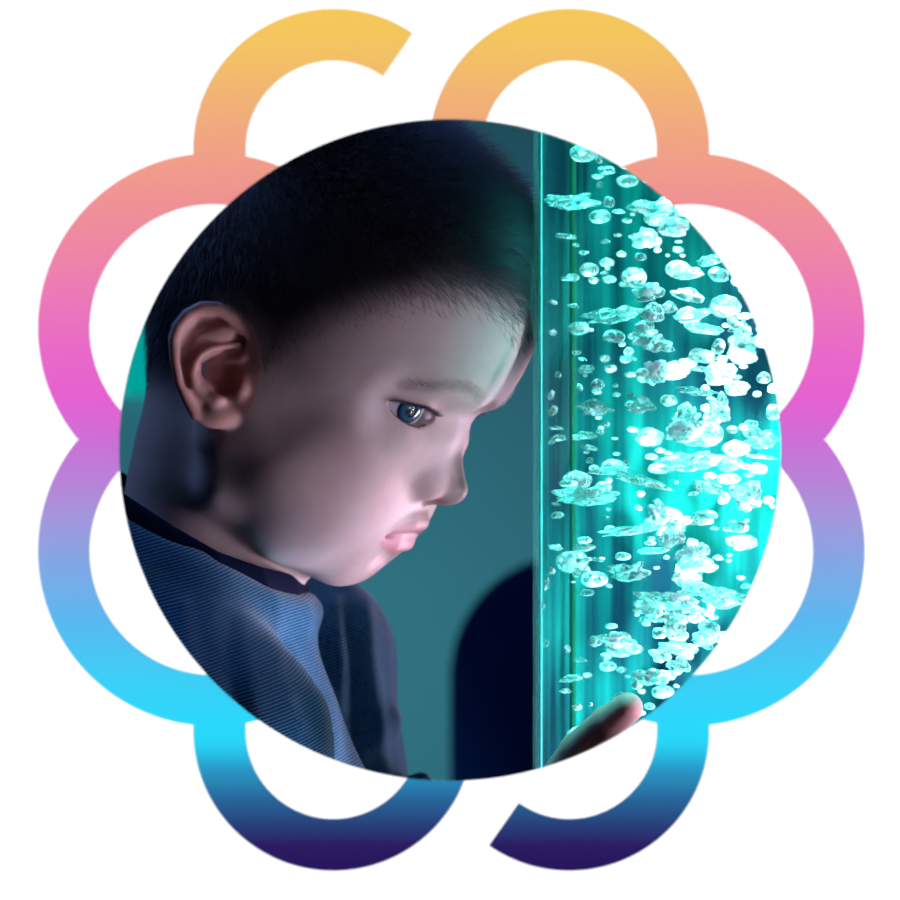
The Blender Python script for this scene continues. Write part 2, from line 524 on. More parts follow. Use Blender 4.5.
def eye_material():
    m, nt, b = mat('eye')
    tc = nt.nodes.new('ShaderNodeTexCoord')
    sp = nt.nodes.new('ShaderNodeSeparateXYZ'); nt.links.new(tc.outputs['Object'], sp.inputs[0])
    le = nt.nodes.new('ShaderNodeVectorMath'); le.operation = 'LENGTH'
    cb = nt.nodes.new('ShaderNodeCombineXYZ')
    nt.links.new(sp.outputs['X'], cb.inputs[0]); nt.links.new(sp.outputs['Y'], cb.inputs[1])
    nt.links.new(cb.outputs[0], le.inputs[0])
    # the back of the ball stays white
    gt = nt.nodes.new('ShaderNodeMath'); gt.operation = 'LESS_THAN'; gt.inputs[1].default_value = 0.0
    nt.links.new(sp.outputs['Z'], gt.inputs[0])
    ad = nt.nodes.new('ShaderNodeMath'); ad.operation = 'ADD'
    nt.links.new(le.outputs['Value'], ad.inputs[0]); nt.links.new(gt.outputs[0], ad.inputs[1])
    mr = nt.nodes.new('ShaderNodeMapRange'); mr.inputs['From Max'].default_value = 0.0126
    nt.links.new(ad.outputs[0], mr.inputs['Value'])
    cr = nt.nodes.new('ShaderNodeValToRGB'); e = cr.color_ramp.elements
    e[0].position = 0.0; e[0].color = (0.002, 0.003, 0.006, 1)
    e[1].position = 1.0; e[1].color = (0.62, 0.60, 0.60, 1)
    for p, c in ((0.185, (0.002, 0.003, 0.006)), (0.205, (0.016, 0.06, 0.12)), (0.30, (0.035, 0.13, 0.23)), (0.40, (0.016, 0.065, 0.14)),
                 (0.435, (0.004, 0.012, 0.03)), (0.475, (0.006, 0.016, 0.035)), (0.51, (0.62, 0.62, 0.64))):
        q = e.new(p); q.color = (*c, 1)
    nt.links.new(mr.outputs['Result'], cr.inputs['Fac'])
    at = nt.nodes.new('ShaderNodeMath'); at.operation = 'ARCTAN2'
    nt.links.new(sp.outputs['Y'], at.inputs[0]); nt.links.new(sp.outputs['X'], at.inputs[1])
    c2 = nt.nodes.new('ShaderNodeCombineXYZ'); nt.links.new(at.outputs[0], c2.inputs[0])
    nz = nt.nodes.new('ShaderNodeTexNoise'); nz.inputs['Scale'].default_value = 14; nz.inputs['Detail'].default_value = 3
    nt.links.new(c2.outputs[0], nz.inputs['Vector'])
    r2 = nt.nodes.new('ShaderNodeMapRange'); r2.inputs['To Min'].default_value = 0.5; r2.inputs['To Max'].default_value = 1.5
    nt.links.new(nz.outputs['Fac'], r2.inputs['Value'])
    ir = nt.nodes.new('ShaderNodeMath'); ir.operation = 'LESS_THAN'; ir.inputs[1].default_value = 0.0058
    nt.links.new(ad.outputs[0], ir.inputs[0])
    mx = nt.nodes.new('ShaderNodeMix'); mx.data_type = 'RGBA'; mx.blend_type = 'MULTIPLY'
    cc = nt.nodes.new('ShaderNodeCombineColor')
    for i in range(3): nt.links.new(r2.outputs['Result'], cc.inputs[i])
    nt.links.new(ir.outputs[0], mx.inputs[0]); nt.links.new(cr.outputs['Color'], mx.inputs[6]); nt.links.new(cc.outputs[0], mx.inputs[7])
    nt.links.new(mx.outputs[2], b.inputs['Base Color'])
    b.inputs['Roughness'].default_value = 0.25
    b.inputs['Coat Weight'].default_value = 1.0; b.inputs['Coat Roughness'].default_value = 0.02
    return m


# ================================================================== the boy
def sm(a, b, x):
    t = np.clip((x - a) / (b - a), 0, 1)
    return t * t * (3 - 2 * t)


def project(V):
    s_ = MMPX * (DIST + V[:, 1]) / DIST
    return 450 + V[:, 0] / s_, 450 - V[:, 2] / s_


HAIRLINE = np.array([(100, 58), (93, 63), (86, 71), (77, 73), (65, 66), (52, 51), (36, 36), (22, 18), (17, 8), (14, -4), (6, -4), (2, 14),
                     (-12, 20), (-22, 8), (-25, -22), (-48, -36), (-110, -48), (-110, 160), (110, 160), (110, 58)], float)


def hair_dist(H):
    """signed distance inside the hairline (mm), from head coords"""
    X, Z = H[:, 0], H[:, 2]
    d = np.full(len(H), 1e9); ins = np.zeros(len(H), bool)
    n = len(HAIRLINE)
    for i in range(n):
        a = HAIRLINE[i]; b = HAIRLINE[i - 1]
        e = b - a; w = np.stack([X - a[0], Z - a[1]], 1)
        t = np.clip((w @ e) / (e @ e), 0, 1)
        d = np.minimum(d, ((w - t[:, None] * e) ** 2).sum(1))
        c = ((a[1] > Z) != (b[1] > Z)) & (X < (b[0] - a[0]) * (Z - a[1]) / (b[1] - a[1] + 1e-9) + a[0])
        ins ^= c
    return np.where(ins, 1, -1) * np.sqrt(d)


def poly_dist(P, pts):
    d = np.full(len(P), 1e9)
    pts = np.array(pts, float)
    for i in range(len(pts) - 1):
        a, b = pts[i], pts[i + 1]; e = b - a
        t = np.clip(((P - a) @ e) / (e @ e), 0, 1)
        d = np.minimum(d, np.sqrt(((P - a - t[:, None] * e) ** 2).sum(1)))
    return d


def in_ear(V, grow=0.0):
    m = np.zeros(len(V), bool)
    for s_ in (1, -1):
        O, Rm = ear_frame(s_)
        E = (V - O) @ Rm.T
        m |= ((E[:, 0] / (20 + grow)) ** 2 + ((E[:, 2] + 1) / (28 + grow)) ** 2 < 1) & (E[:, 1] > -7) & (E[:, 1] < 25)
    return m


BROW = [(14, 35.0), (21, 38.5), (29, 39.8), (38, 37.4), (45, 31)]
UPLIP = [face_fit(p) for p in [(84.5, -6, -28.6), (85.5, 0, -28.4), (84.5, 6, -28.6), (80, 14, -32), (73, 22.5, -35.6)]]
LOLIP = [face_fit(p) for p in [(83.0, -7, -39.2), (83.4, 0, -39.4), (83.0, 7, -39.2), (78.0, 14, -38.6), (72.5, 21, -36.8)]]


def skin_tone(V):
    H = to_head(V); A = H.copy(); A[:, 1] = np.abs(A[:, 1])
    col = np.tile(np.array([0.585, 0.42, 0.385]), (len(V), 1))

    def mixin(c, f):
        nonlocal col
        f = np.clip(f, 0, 1)[:, None]
        col = col * (1 - f) + np.array(c) * f
    mixin((0.60, 0.31, 0.30), 0.55 * np.exp(-(((A - np.array([66, 36, -14])) / np.array([22, 20, 18])) ** 2).sum(1)))
    mixin((0.60, 0.33, 0.30), 0.5 * np.exp(-(((A - np.array([92, 3, -8])) / 9.0) ** 2).sum(1)))
    mixin((0.56, 0.23, 0.25), sm(3.9, 2.9, poly_dist(A, UPLIP)) * 0.7)
    mixin((0.60, 0.24, 0.27), sm(5.3, 4.2, poly_dist(A, LOLIP)) * 0.85)
    mixin((0.62, 0.27, 0.22), in_ear(V).astype(float) * 0.7)
    for s_ in (1, -1):
        O, Rm = eye_frame(s_)
        E = (V - O) @ Rm.T
        up, lo = lid_curve(E[:, 1])
        rim = np.maximum(np.maximum(E[:, 2] - up, lo - E[:, 2]), np.abs(E[:, 1] - .8) - 14.2)
        near = (np.abs(E[:, 1]) < 20) & (np.abs(E[:, 2]) < 14) & (E[:, 0] > 0)
        mixin((0.50, 0.22, 0.20), near * sm(0.6, -0.6, rim) * 0.30)
        mixin((0.55, 0.33, 0.30), near * sm(7, 1, rim) * 0.25)
        mixin((0.62, 0.50, 0.50), near * sm(-0.4, -1.2, rim))
    hd = hair_dist(H)
    mixin((0.028, 0.026, 0.030), sm(-1, 22, hd) * (~in_ear(V, 1)) * (H[:, 2] > -60) * 0.93)
    mixin((0.20, 0.13, 0.11), sm(5.0, 1.0, poly_dist(A[:, 1:], BROW)) * (A[:, 0] > 45) * 0.35)
    return col


def add_tone(me, col):
    a = me.color_attributes.new('tone', 'FLOAT_COLOR', 'POINT')
    a.data.foreach_set('color', np.hstack([col, np.ones((len(col), 1))]).astype(np.float32).ravel())


def clean(V, F):
    used = np.zeros(len(V), bool); used[F.ravel()] = True
    idx = np.cumsum(used) - 1
    return V[used], idx[F]


person = empty('person', (-0.105, 0.0, 0.0))
tag(person, 'boy with short dark hair in a navy striped top leaning towards the bubble tube', 'person')

hv = Vol((-205, -112, -118), (45, 112, 190), 0.9)
sculpt_head(hv)
HV, HFc = hv.mesh()
av = Vol((-95, -165, -335), (105, -60, -85), 1.3)
sculpt_hand(av)
AV, AF = av.mesh()
tv = Vol((-215, -175, -470), (30, 135, -60), 4.0)
torso(tv, -4)
tv.line([(-120, 8, -70), (-132, 8, -130)], [40, 48], 10)
TV, TF = tv.mesh()
tone = np.vstack([skin_tone(HV), np.tile([0.52, 0.29, 0.27], (len(AV), 1)), np.tile([0.60, 0.42, 0.36], (len(TV), 1))])
BV = np.vstack([HV, AV, TV]); BF = np.vstack([HFc, AF + len(HV), TF + len(HV) + len(AV)])
bme = mesh_np('body', BV / 1000 + np.array([0, 0, CAM_H]), BF)
add_tone(bme, tone)
body = link('body', bme, skin_material(), person)

# surface normals of the head from its field
gx, gy, gz = [np.gradient(hv.F, axis=i) for i in range(3)]
def field_normal(P):
    i = np.clip(((P - hv.lo) / hv.h).round().astype(int), 0, np.array(hv.n) - 1)
    n = np.stack([g[i[:, 0], i[:, 1], i[:, 2]] for g in (gx, gy, gz)], 1)
    return n / (np.linalg.norm(n, axis=1, keepdims=True) + 1e-9)


def strands(name, P, material, rad, parent):
    """P: (n, k, 3) in scene mm -> a hair curves object"""
    n, k, _ = P.shape
    hc = bpy.data.hair_curves.new(name)
    hc.add_curves([k] * n)
    hc.position_data.foreach_set('vector', (P / 1000 + np.array([0, 0, CAM_H])).astype(np.float32).ravel())
    r = hc.attributes.get('radius') or hc.attributes.new('radius', 'FLOAT', 'POINT')
    r.data.foreach_set('value', np.tile(np.asarray(rad, np.float32) / 1000, n))
    o = bpy.data.objects.new(name, hc); C.objects.link(o)
    hc.materials.append(material)
    o.parent = parent; o.matrix_parent_inverse = parent.matrix_basis.inverted()
    return o


# scalp hair
cen = HV[HFc].mean(1)
e1 = HV[HFc[:, 2]] - HV[HFc[:, 0]]; e2 = HV[HFc[:, 3]] - HV[HFc[:, 1]]
fa = 0.5 * np.linalg.norm(np.cross(e1, e2), axis=1)
CH = to_head(cen); hd = hair_dist(CH)
okf = (hd > -2) & (~in_ear(cen, 1.0)) & (CH[:, 2] > -60)
wgt = fa * okf * (0.10 + 0.90 * sm(-2, 16, hd))
N = 70000
pick = rng.choice(len(cen), N, p=wgt / wgt.sum())
uv = rng.random((N, 2))
q = HV[HFc[pick]]
root = (q[:, 0] * (1 - uv[:, :1]) + q[:, 1] * uv[:, :1]) * (1 - uv[:, 1:]) + (q[:, 3] * (1 - uv[:, :1]) + q[:, 2] * uv[:, :1]) * uv[:, 1:]
nr = field_normal(root)
RH = to_head(root); d_ = hair_dist(RH)
crown = WEL(-58, 0, 112)
fl = root - crown
fl += 30 * HF
fl -= (fl * nr).sum(1, keepdims=True) * nr
fl /= np.linalg.norm(fl, axis=1, keepdims=True) + 1e-6
top = sm(62, 100, RH[:, 2] + 0.12 * RH[:, 0])
L = (2.2 + 4.5 * sm(0, 30, d_) + 9.0 * top) * (0.65 + 0.6 * rng.random(N))
lift = 0.28 + 0.42 * top
jit = rng.normal(0, 1, (N, 3)) * 0.20
d0 = nr * lift[:, None] + fl * (1 - lift[:, None]) + jit
d0 /= np.linalg.norm(d0, axis=1, keepdims=True)
d1 = d0 + 0.45 * fl - 0.10 * nr + np.array([0, 0, -0.1]); d1 /= np.linalg.norm(d1, axis=1, keepdims=True)
K = 4
Ps = np.zeros((N, K, 3))
for i in range(K):
    t = i / (K - 1)
    Ps[:, i] = root + L[:, None] * (d0 * t * (1 - 0.5 * t) + d1 * 0.5 * t * t) - nr * 0.3
dt_ = Ps[:, :, :2] - np.array([TUBE_X, TUBE_Y]); rt_ = np.linalg.norm(dt_, axis=2)
m_ = rt_ < TUBE_R + 0.8                                   # hair is pressed aside by the tube
Ps[:, :, :2] = np.where(m_[:, :, None], np.array([TUBE_X, TUBE_Y]) + dt_ * ((TUBE_R + 0.8) / rt_)[:, :, None], Ps[:, :, :2])
hair = strands('hair', Ps, hair_material('dark_hair', (0.006, 0.007, 0.012)), [0.055, 0.05, 0.04, 0.012], person)

# eyebrows, one object each
HH = to_head(HV); nH = field_normal(HV)
for s_ in (1, -1):
    yz = np.stack([HH[:, 1] * s_, HH[:, 2]], 1)
    dist = poly_dist(yz, BROW)
    cand = np.where((dist < 4.0) & (HH[:, 0] > 45))[0]
    w_ = np.exp(-(dist[cand] / 2.0) ** 2)
    pk = rng.choice(cand, 330, p=w_ / w_.sum())
    rt = HV[pk] + rng.normal(0, 0.4, (len(pk), 3))
    nn = nH[pk]
    lat = HR * s_
    dirs = lat * 0.85 - HF * 0.25 + HU * (0.45 - 0.018 * (yz[pk, 0] - 14))[:, None] + rng.normal(0, .15, (len(pk), 3))
    dirs -= (dirs * nn).sum(1, keepdims=True) * nn
    dirs /= np.linalg.norm(dirs, axis=1, keepdims=True)
    LL = 4.5 * (0.6 + 0.7 * rng.random(len(pk)))[:, None]
    Pb = np.stack([rt - nn * .2, rt + LL * 0.5 * (dirs + 0.25 * nn), rt + LL * (dirs + 0.12 * nn)], 1)
    strands('eyebrow', Pb, hair_material('brow_hair', (0.09, 0.055, 0.045)), [0.035, 0.03, 0.01], person)

# eyes and lashes
ball = bmesh.new()
bmesh.ops.create_uvsphere(ball, u_segments=64, v_segments=48, radius=ER / 1000)
for vtx in ball.verts:                                   # a low corneal bulge
    r_ = math.hypot(vtx.co.x, vtx.co.y)
    if vtx.co.z > 0 and r_ < 0.0062:
        vtx.co.z += 0.0011 * (1 - (r_ / 0.0062) ** 2)
ball_me = bm_mesh('eyeball', ball, True)
em = eye_material(); ball_me.materials.append(em)
O_, R_e = eye_frame(1)
tgt = px(411.0, 411.5, O_[1] - 10)
dxz = (tgt[0] - O_[0], tgt[2] - O_[2])
gaze = np.array([dxz[0], -math.sqrt(max(1.0, ER ** 2 - dxz[0] ** 2 - dxz[1] ** 2)), dxz[1]]); gaze /= np.linalg.norm(gaze)
LASH = hair_material('lash_hair', (0.006, 0.005, 0.006))
for s_ in (1, -1):
    O_, R_e = eye_frame(s_)
    eb = link('eyeball', ball_me, None, person)
    g_ = gaze if s_ > 0 else gaze + np.array([0.05, 0, 0])
    eb.rotation_euler = Vector(g_).to_track_quat('Z', 'Y').to_euler()
    eb.location = W(O_)
    eb.matrix_parent_inverse = person.matrix_basis.inverted()
    rows = []
    for (which, cnt, ln) in (('u', 300, 6.0), ('l', 80, 2.6)):
        t = np.linspace(-11.5, 14.0, cnt) + rng.normal(0, .15, cnt)
        up, lo = lid_curve(t)
        z = up + 0.1 if which == 'u' else lo - 0.1
        nn = np.sqrt(np.maximum(14.3 ** 2 * (1 - (t / 16.9) ** 2) - z ** 2 * 0.95, 30))
        rt = np.stack([nn, t, z], 1)
        sgn = 1 if which == 'u' else -1
        d = np.stack([np.full(cnt, 1.0), t * 0.035 + rng.normal(0, .1, cnt), sgn * (-0.15 + 0 * t) + rng.normal(0, .08, cnt)], 1)
        d2 = d + np.array([0, 0, 0.75 * sgn])
        l_ = (ln * (0.7 + .5 * rng.random(cnt)))[:, None]
        rows.append(np.stack([rt - d * .3, rt + d * l_ * 0.5, rt + d * l_ * .5 + d2 * l_ * .4], 1))
    Pl = np.vstack(rows)
    Pl = O_ + Pl @ R_e
    strands('eyelashes', Pl, LASH, [0.10, 0.075, 0.02], person)

# ------------------------------------------------------------------ clothes
COLLAR = [(-178, 16, 2), (-168, -10, -8), (-146, -31, -22), (-121, -47, -37), (-101, -52, -48), (-84, -39, -55), (-73, -16, -59), (-70, 8, -59),
          (-80, 33, -56), (-104, 53, -47), (-135, 56, -28), (-163, 42, -8), (-178, 16, 2)]
LOOP_C = np.array([-122.0, 2.0, 0.0])


def loop(out, dz):
    return [tuple(np.array(p) + ((np.array(p) - LOOP_C) * (out, out, 0)) + (0, 0, dz)) for p in COLLAR]


cv = Vol((-205, -80, -110), (-30, 85, 30), 1.2)
for o_, z_, r_ in ((0.0, 1.5, 2.8), (0.03, -1.8, 3.0), (0.06, -5.2, 3.0)):
    cv.line(loop(o_, z_), [r_] * 13, 4)
CV, CF = cv.mesh()

sv = Vol((-225, -190, -470), (40, 150, 0), 2.0)
torso(sv, 4.0)
sv.line([(-100, 0, -104), (-86, 4, -165)], [43, 48], 16)
sv.line([(-150, -5, -46), (-120, -46, -70), N_SH], [24, 27, 38], 20)
# long sleeve of the near arm
sv.line([N_EL, (-18, -121, -232), (-1, -118, -212)], [33, 28, 25], 8)
sv.line([F_EL, F_WR], [33, 26], 10)
for a_, b_ in (((-40, -114, -262), (-8, -142, -236)), ((-28, -112, -236), (0, -141, -222)), ((-70, -155, -268), (-40, -152, -286)),
               ((-30, 66, -128), (-52, 44, -146)), ((-14, 62, -158), (-38, 44, -172)), ((-4, 62, -186), (-26, 46, -196))):
    sv.line([a_, b_], [6, 6], 9)
NA = np.array([-0.50, 0, 0.86]);
sv.line(loop(0.08, -13), [7.0] * 13, 16)
def over_collar(P):
    d = (P[0] + 116) * 0.46 + (P[2] + 40) * 0.89
    rad = np.sqrt(((P[0] + 124) / 56) ** 2 + ((P[1] - 3) / 57) ** 2)
    return np.maximum(-d, (rad - 1.0) * 55)
sv.op(over_collar, [(-118, 3, -20)], 90, 4, None, 'sub')
SV, SF = sv.mesh()
# soft folds pushed into the cloth on the side that shows
FOLDS = [([(-112, -66), (-104, -90), (-92, -130), (-74, -165)], 4, 2.4), ([(-55, -72), (-52, -100), (-53, -150), (-50, -200)], 4.5, 3.4),
         ([(-40, -76), (-36, -108), (-31, -150)], 4, 2.6), ([(-132, -52), (-122, -84), (-108, -120)], 3.5, 2.0),
         ([(-92, -70), (-84, -104), (-72, -140), (-66, -180)], 4, -2.2), ([(-140, -60), (-128, -110)], 4, -1.5),
         ([(-47, -80), (-44, -120), (-42, -165)], 3, -2.2), ([(-74, -78), (-58, -120), (-55, -140)], 3.5, 1.6)]
sg = [np.gradient(sv.F, axis=i) for i in range(3)]
si = np.clip(((SV - sv.lo) / sv.h).round().astype(int), 0, np.array(sv.n) - 1)
sn = np.stack([g[si[:, 0], si[:, 1], si[:, 2]] for g in sg], 1); sn /= np.linalg.norm(sn, axis=1, keepdims=True) + 1e-9
disp = np.zeros(len(SV))
for path, wd, am in FOLDS:
    disp += am * np.exp(-(poly_dist(SV[:, [0, 2]], path) / wd) ** 2)
ph = SV[:, 0] * 0.05 + SV[:, 2] * 0.035
disp += 0.8 * np.sin(ph * 3.1) * np.sin(SV[:, 2] * 0.06 + SV[:, 0] * .09)
SV = SV + sn * (disp * np.clip(-sn[:, 1] + 0.3, 0, 1))[:, None]
shirt = link('t_shirt', mesh_np('t_shirt', SV / 1000 + np.array([0, 0, CAM_H]), SF), shirt_material(), person)
collar = link('collar', mesh_np('collar', CV / 1000 + np.array([0, 0, CAM_H]), CF), simple('navy_rib', (0.004, 0.007, 0.026), 0.9, 0.05), shirt)
collar.matrix_parent_inverse = (shirt.matrix_parent_inverse @ Matrix.Identity(4)).inverted() if False else Matrix.Identity(4)
collar['label'] = 'plain dark navy collar band'

pv = Vol((-230, -130, -1000), (50, 130, -400), 6.0)
pv.line([(-105, 0, -415), (-105, 0, -500)], [76, 84], 0)
for s_ in (1, -1):
    pv.line([(-105, 42 * s_, -500), (-95, 48 * s_, -700), (-105, 50 * s_, -950)], [62, 48, 40], 14)
PV, PF = pv.mesh()
link('trousers', mesh_np('trousers', PV / 1000 + np.array([0, 0, CAM_H]), PF), simple('navy_cotton', (0.02, 0.03, 0.07), 0.9, 0.1), person)
for s_ in (1, -1):
    fv = Vol((-190, 50 * s_ - 50, -1002), (50, 50 * s_ + 50, -900), 4.0)
    fv.line([(-115, 50 * s_, -960), (-80, 52 * s_, -968), (-10, 54 * s_, -975)], [38, 36, 26], 8)
    fv.op(lambda P: P[2] + 999.0 + 0 * P[0] + 0 * P[1], [(-70, 50 * s_, -998)], 140, 0, None, 'sub') if False else None
    fV, fF = fv.mesh(); fV[:, 2] = np.maximum(fV[:, 2], -1000)
    link('shoe', mesh_np('shoe', fV / 1000 + np.array([0, 0, CAM_H]), fF), simple('dark_shoe', (0.02, 0.02, 0.025), 0.6), person)

# ================================================================== the bubble tube
TB = W((TUBE_X, TUBE_Y, -CAM_H * 1000))
tube = empty('bubble_tube', TB)
tag(tube, 'tall clear cylinder of bubbling water lit bright turquoise beside the boy', 'bubble tube')
R_T = TUBE_R / 1000
Z0, Z1 = 0.50, 1.62


def tpart(name, me, m):
    o = bpy.data.objects.new(name, me); C.objects.link(o); o.parent = tube
    if m is not None: me.materials.append(m)
    return o


def clear_material(name, tint, gloss=0.9, edge=0.0):
    """clear acrylic or water surface: lets light through, mirrors a little at glancing angles"""
    m = bpy.data.materials.new(name); m.use_nodes = True
    nt = m.node_tree; nt.nodes.clear()
    out = nt.nodes.new('ShaderNodeOutputMaterial')
    tr = nt.nodes.new('ShaderNodeBsdfTransparent'); tr.inputs[0].default_value = (*tint, 1)
    gl = nt.nodes.new('ShaderNodeBsdfGlossy'); gl.inputs['Roughness'].default_value = 0.03
    fr = nt.nodes.new('ShaderNodeFresnel'); fr.inputs[0].default_value = 1.3
    ml = nt.nodes.new('ShaderNodeMath'); ml.operation = 'MULTIPLY'; ml.inputs[1].default_value = gloss
    mx = nt.nodes.new('ShaderNodeMixShader')
    nt.links.new(fr.outputs[0], ml.inputs[0]); nt.links.new(ml.outputs[0], mx.inputs[0])
    nt.links.new(tr.outputs[0], mx.inputs[1]); nt.links.new(gl.outputs[0], mx.inputs[2])
    last = mx
    if edge:                                            # turquoise mixed in at glancing angles imitates light carried to the edge
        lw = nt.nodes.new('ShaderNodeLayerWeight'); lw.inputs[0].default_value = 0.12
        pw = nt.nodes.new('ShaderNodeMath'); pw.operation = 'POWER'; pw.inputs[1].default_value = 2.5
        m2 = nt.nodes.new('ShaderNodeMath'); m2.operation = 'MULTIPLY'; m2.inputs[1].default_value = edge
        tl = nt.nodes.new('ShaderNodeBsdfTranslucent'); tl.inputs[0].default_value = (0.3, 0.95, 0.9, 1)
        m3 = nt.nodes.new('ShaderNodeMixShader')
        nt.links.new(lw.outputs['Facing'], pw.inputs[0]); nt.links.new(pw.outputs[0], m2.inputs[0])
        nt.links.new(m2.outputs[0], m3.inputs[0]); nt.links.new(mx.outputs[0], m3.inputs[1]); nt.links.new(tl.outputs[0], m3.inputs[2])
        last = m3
    nt.links.new(last.outputs[0], out.inputs['Surface'])
    return m


tpart('acrylic_wall', lathe('acrylic_wall', [(R_T, Z0), (R_T, Z1), (R_T - 0.0012, Z1), (R_T - 0.0012, Z0)], 160),
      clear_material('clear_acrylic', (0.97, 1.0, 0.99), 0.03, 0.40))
tpart('water_column', lathe('water_column', [(0.0, Z0 + .012), (R_T - 0.0016, Z0 + .012), (R_T - 0.0016, Z1 - 0.03), (0.0, Z1 - 0.03)], 160),
      clear_material('turquoise_water', (0.93, 1.0, 0.99), 0.01))

ml_, nt_, b_ = mat('painted_water_glow')  # added liner: teal glow and streaks of lit water painted into its colour
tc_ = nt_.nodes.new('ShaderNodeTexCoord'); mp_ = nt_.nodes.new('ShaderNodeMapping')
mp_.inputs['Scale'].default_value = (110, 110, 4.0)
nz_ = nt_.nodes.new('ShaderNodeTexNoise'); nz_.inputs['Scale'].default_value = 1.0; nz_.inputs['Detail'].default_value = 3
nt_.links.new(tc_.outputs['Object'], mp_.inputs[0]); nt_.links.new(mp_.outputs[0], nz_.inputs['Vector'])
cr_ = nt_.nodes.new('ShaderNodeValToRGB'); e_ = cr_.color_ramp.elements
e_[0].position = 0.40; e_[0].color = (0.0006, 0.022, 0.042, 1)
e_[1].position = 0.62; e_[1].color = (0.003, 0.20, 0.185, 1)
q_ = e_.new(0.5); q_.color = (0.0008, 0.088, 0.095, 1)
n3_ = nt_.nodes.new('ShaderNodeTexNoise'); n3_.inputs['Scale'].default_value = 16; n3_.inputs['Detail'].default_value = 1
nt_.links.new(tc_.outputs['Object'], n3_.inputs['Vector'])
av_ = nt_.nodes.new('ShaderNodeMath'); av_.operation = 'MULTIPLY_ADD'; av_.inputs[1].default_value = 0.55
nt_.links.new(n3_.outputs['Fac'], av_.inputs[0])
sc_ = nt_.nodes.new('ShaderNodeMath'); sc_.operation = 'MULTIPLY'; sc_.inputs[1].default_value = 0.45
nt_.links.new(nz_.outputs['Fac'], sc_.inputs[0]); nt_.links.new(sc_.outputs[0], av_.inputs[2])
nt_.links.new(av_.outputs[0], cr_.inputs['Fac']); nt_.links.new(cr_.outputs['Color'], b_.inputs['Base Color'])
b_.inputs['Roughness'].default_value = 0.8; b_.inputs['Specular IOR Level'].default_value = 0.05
tpart('water_glow_liner', lathe('water_glow_liner', [(R_T - 0.0020, Z0 + .014), (R_T - 0.0020, Z1 - .04), (R_T - 0.0028, Z1 - .04), (R_T - 0.0028, Z0 + .014)], 90,
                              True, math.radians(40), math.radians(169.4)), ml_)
edge_glow_strip = tpart('edge_glow_strip', lathe('edge_glow_strip', [(R_T - 0.0020, Z0 + .014), (R_T - 0.0020, Z1 - .04), (R_T - 0.0030, Z1 - .04), (R_T - 0.0030, Z0 + .014)], 8, True,
                              math.radians(169.5), math.radians(173)), simple('edge_glow_turquoise', (0.12, 0.80, 0.76), 0.5))  # added pale strip imitates light glowing at the acrylic edge
gm = simple('green_reflection_colour', (0.002, 0.13, 0.07), 0.7, 0.05)  # added green rod stands in for a reflection in the tube
gl_ = lathe('green_reflection_rod', [(0.0, Z0 + .02), (0.0015, Z0 + .02), (0.0015, Z1 - .05), (0.0, Z1 - .05)], 12)
g = tpart('green_reflection_rod', gl_, gm); g.location = (-0.0712, 0.0395, 0); g['label'] = 'thin green vertical reflection in the tube, built as a rod'
base = lathe('base', [(0.0, 0.0), (0.10, 0.0), (0.104, 0.01), (0.104, 0.42), (0.102, 0.45), (0.10, 0.46), (0.10, Z0 + .01), (0.0, Z0 + .01)], 96)
tpart('base', base, simple('dark_plastic', (0.01, 0.012, 0.02), 0.4))
tpart('top_cap', lathe('top_cap', [(0.0, Z1 + .05), (0.09, Z1 + .05), (0.098, Z1 + .04), (0.098, Z1 - .02), (0.0901, Z1 - .02), (0.0901, Z1 - .001), (0.0, Z1 - .001)], 96),
      simple('dark_plastic_top', (0.01, 0.012, 0.02), 0.4))


def emit_material(name, col, strength):
    m = bpy.data.materials.new(name); m.use_nodes = True
    nt = m.node_tree; nt.nodes.clear()
    out = nt.nodes.new('ShaderNodeOutputMaterial'); e = nt.nodes.new('ShaderNodeEmission')
    e.inputs[0].default_value = (*col, 1); e.inputs[1].default_value = strength
    nt.links.new(e.outputs[0], out.inputs[0])
    return m


LED_COL = (0.10, 1.0, 0.90)
# ------------------------------------------------------------------ bubbles
bub_m, bnt, bb = mat('bubble')
bb.inputs['Base Color'].default_value = (0.82, 1.0, 0.98, 1)
bb.inputs['Roughness'].default_value = 0.10
bb.inputs['Specular IOR Level'].default_value = 0.9
bb.inputs['IOR'].default_value = 1.3
bb.inputs['Coat Weight'].default_value = 0.6
btc = bnt.nodes.new('ShaderNodeTexCoord')
bge = bnt.nodes.new('ShaderNodeNewGeometry')
bno = bnt.nodes.new('ShaderNodeTexNoise'); bno.inputs['Scale'].default_value = 210; bno.inputs['Detail'].default_value = 3; bno.inputs['Roughness'].default_value = 0.6
bnt.links.new(bge.outputs['Position'], bno.inputs['Vector'])
bmr = bnt.nodes.new('ShaderNodeMapRange')
bmr.inputs['From Min'].default_value = 0.42; bmr.inputs['From Max'].default_value = 0.50
bmr.inputs['To Min'].default_value = 0.0; bmr.inputs['To Max'].default_value = 0.86
bnt.links.new(bno.outputs['Fac'], bmr.inputs['Value'])
bout = [n_ for n_ in bnt.nodes if n_.type == 'OUTPUT_MATERIAL'][0]
btr = bnt.nodes.new('ShaderNodeBsdfTransparent'); btr.inputs[0].default_value = (0.80, 1.0, 0.98, 1)
bgl = bnt.nodes.new('ShaderNodeBsdfGlossy'); bgl.inputs['Roughness'].default_value = 0.06; bgl.inputs['Color'].default_value = (0.8, 1, 1, 1)
bfr = bnt.nodes.new('ShaderNodeFresnel'); bfr.inputs[0].default_value = 1.33
bcl = bnt.nodes.new('ShaderNodeMixShader'); bmx = bnt.nodes.new('ShaderNodeMixShader')
bnt.links.new(bfr.outputs[0], bcl.inputs[0]); bnt.links.new(btr.outputs[0], bcl.inputs[1]); bnt.links.new(bgl.outputs[0], bcl.inputs[2])
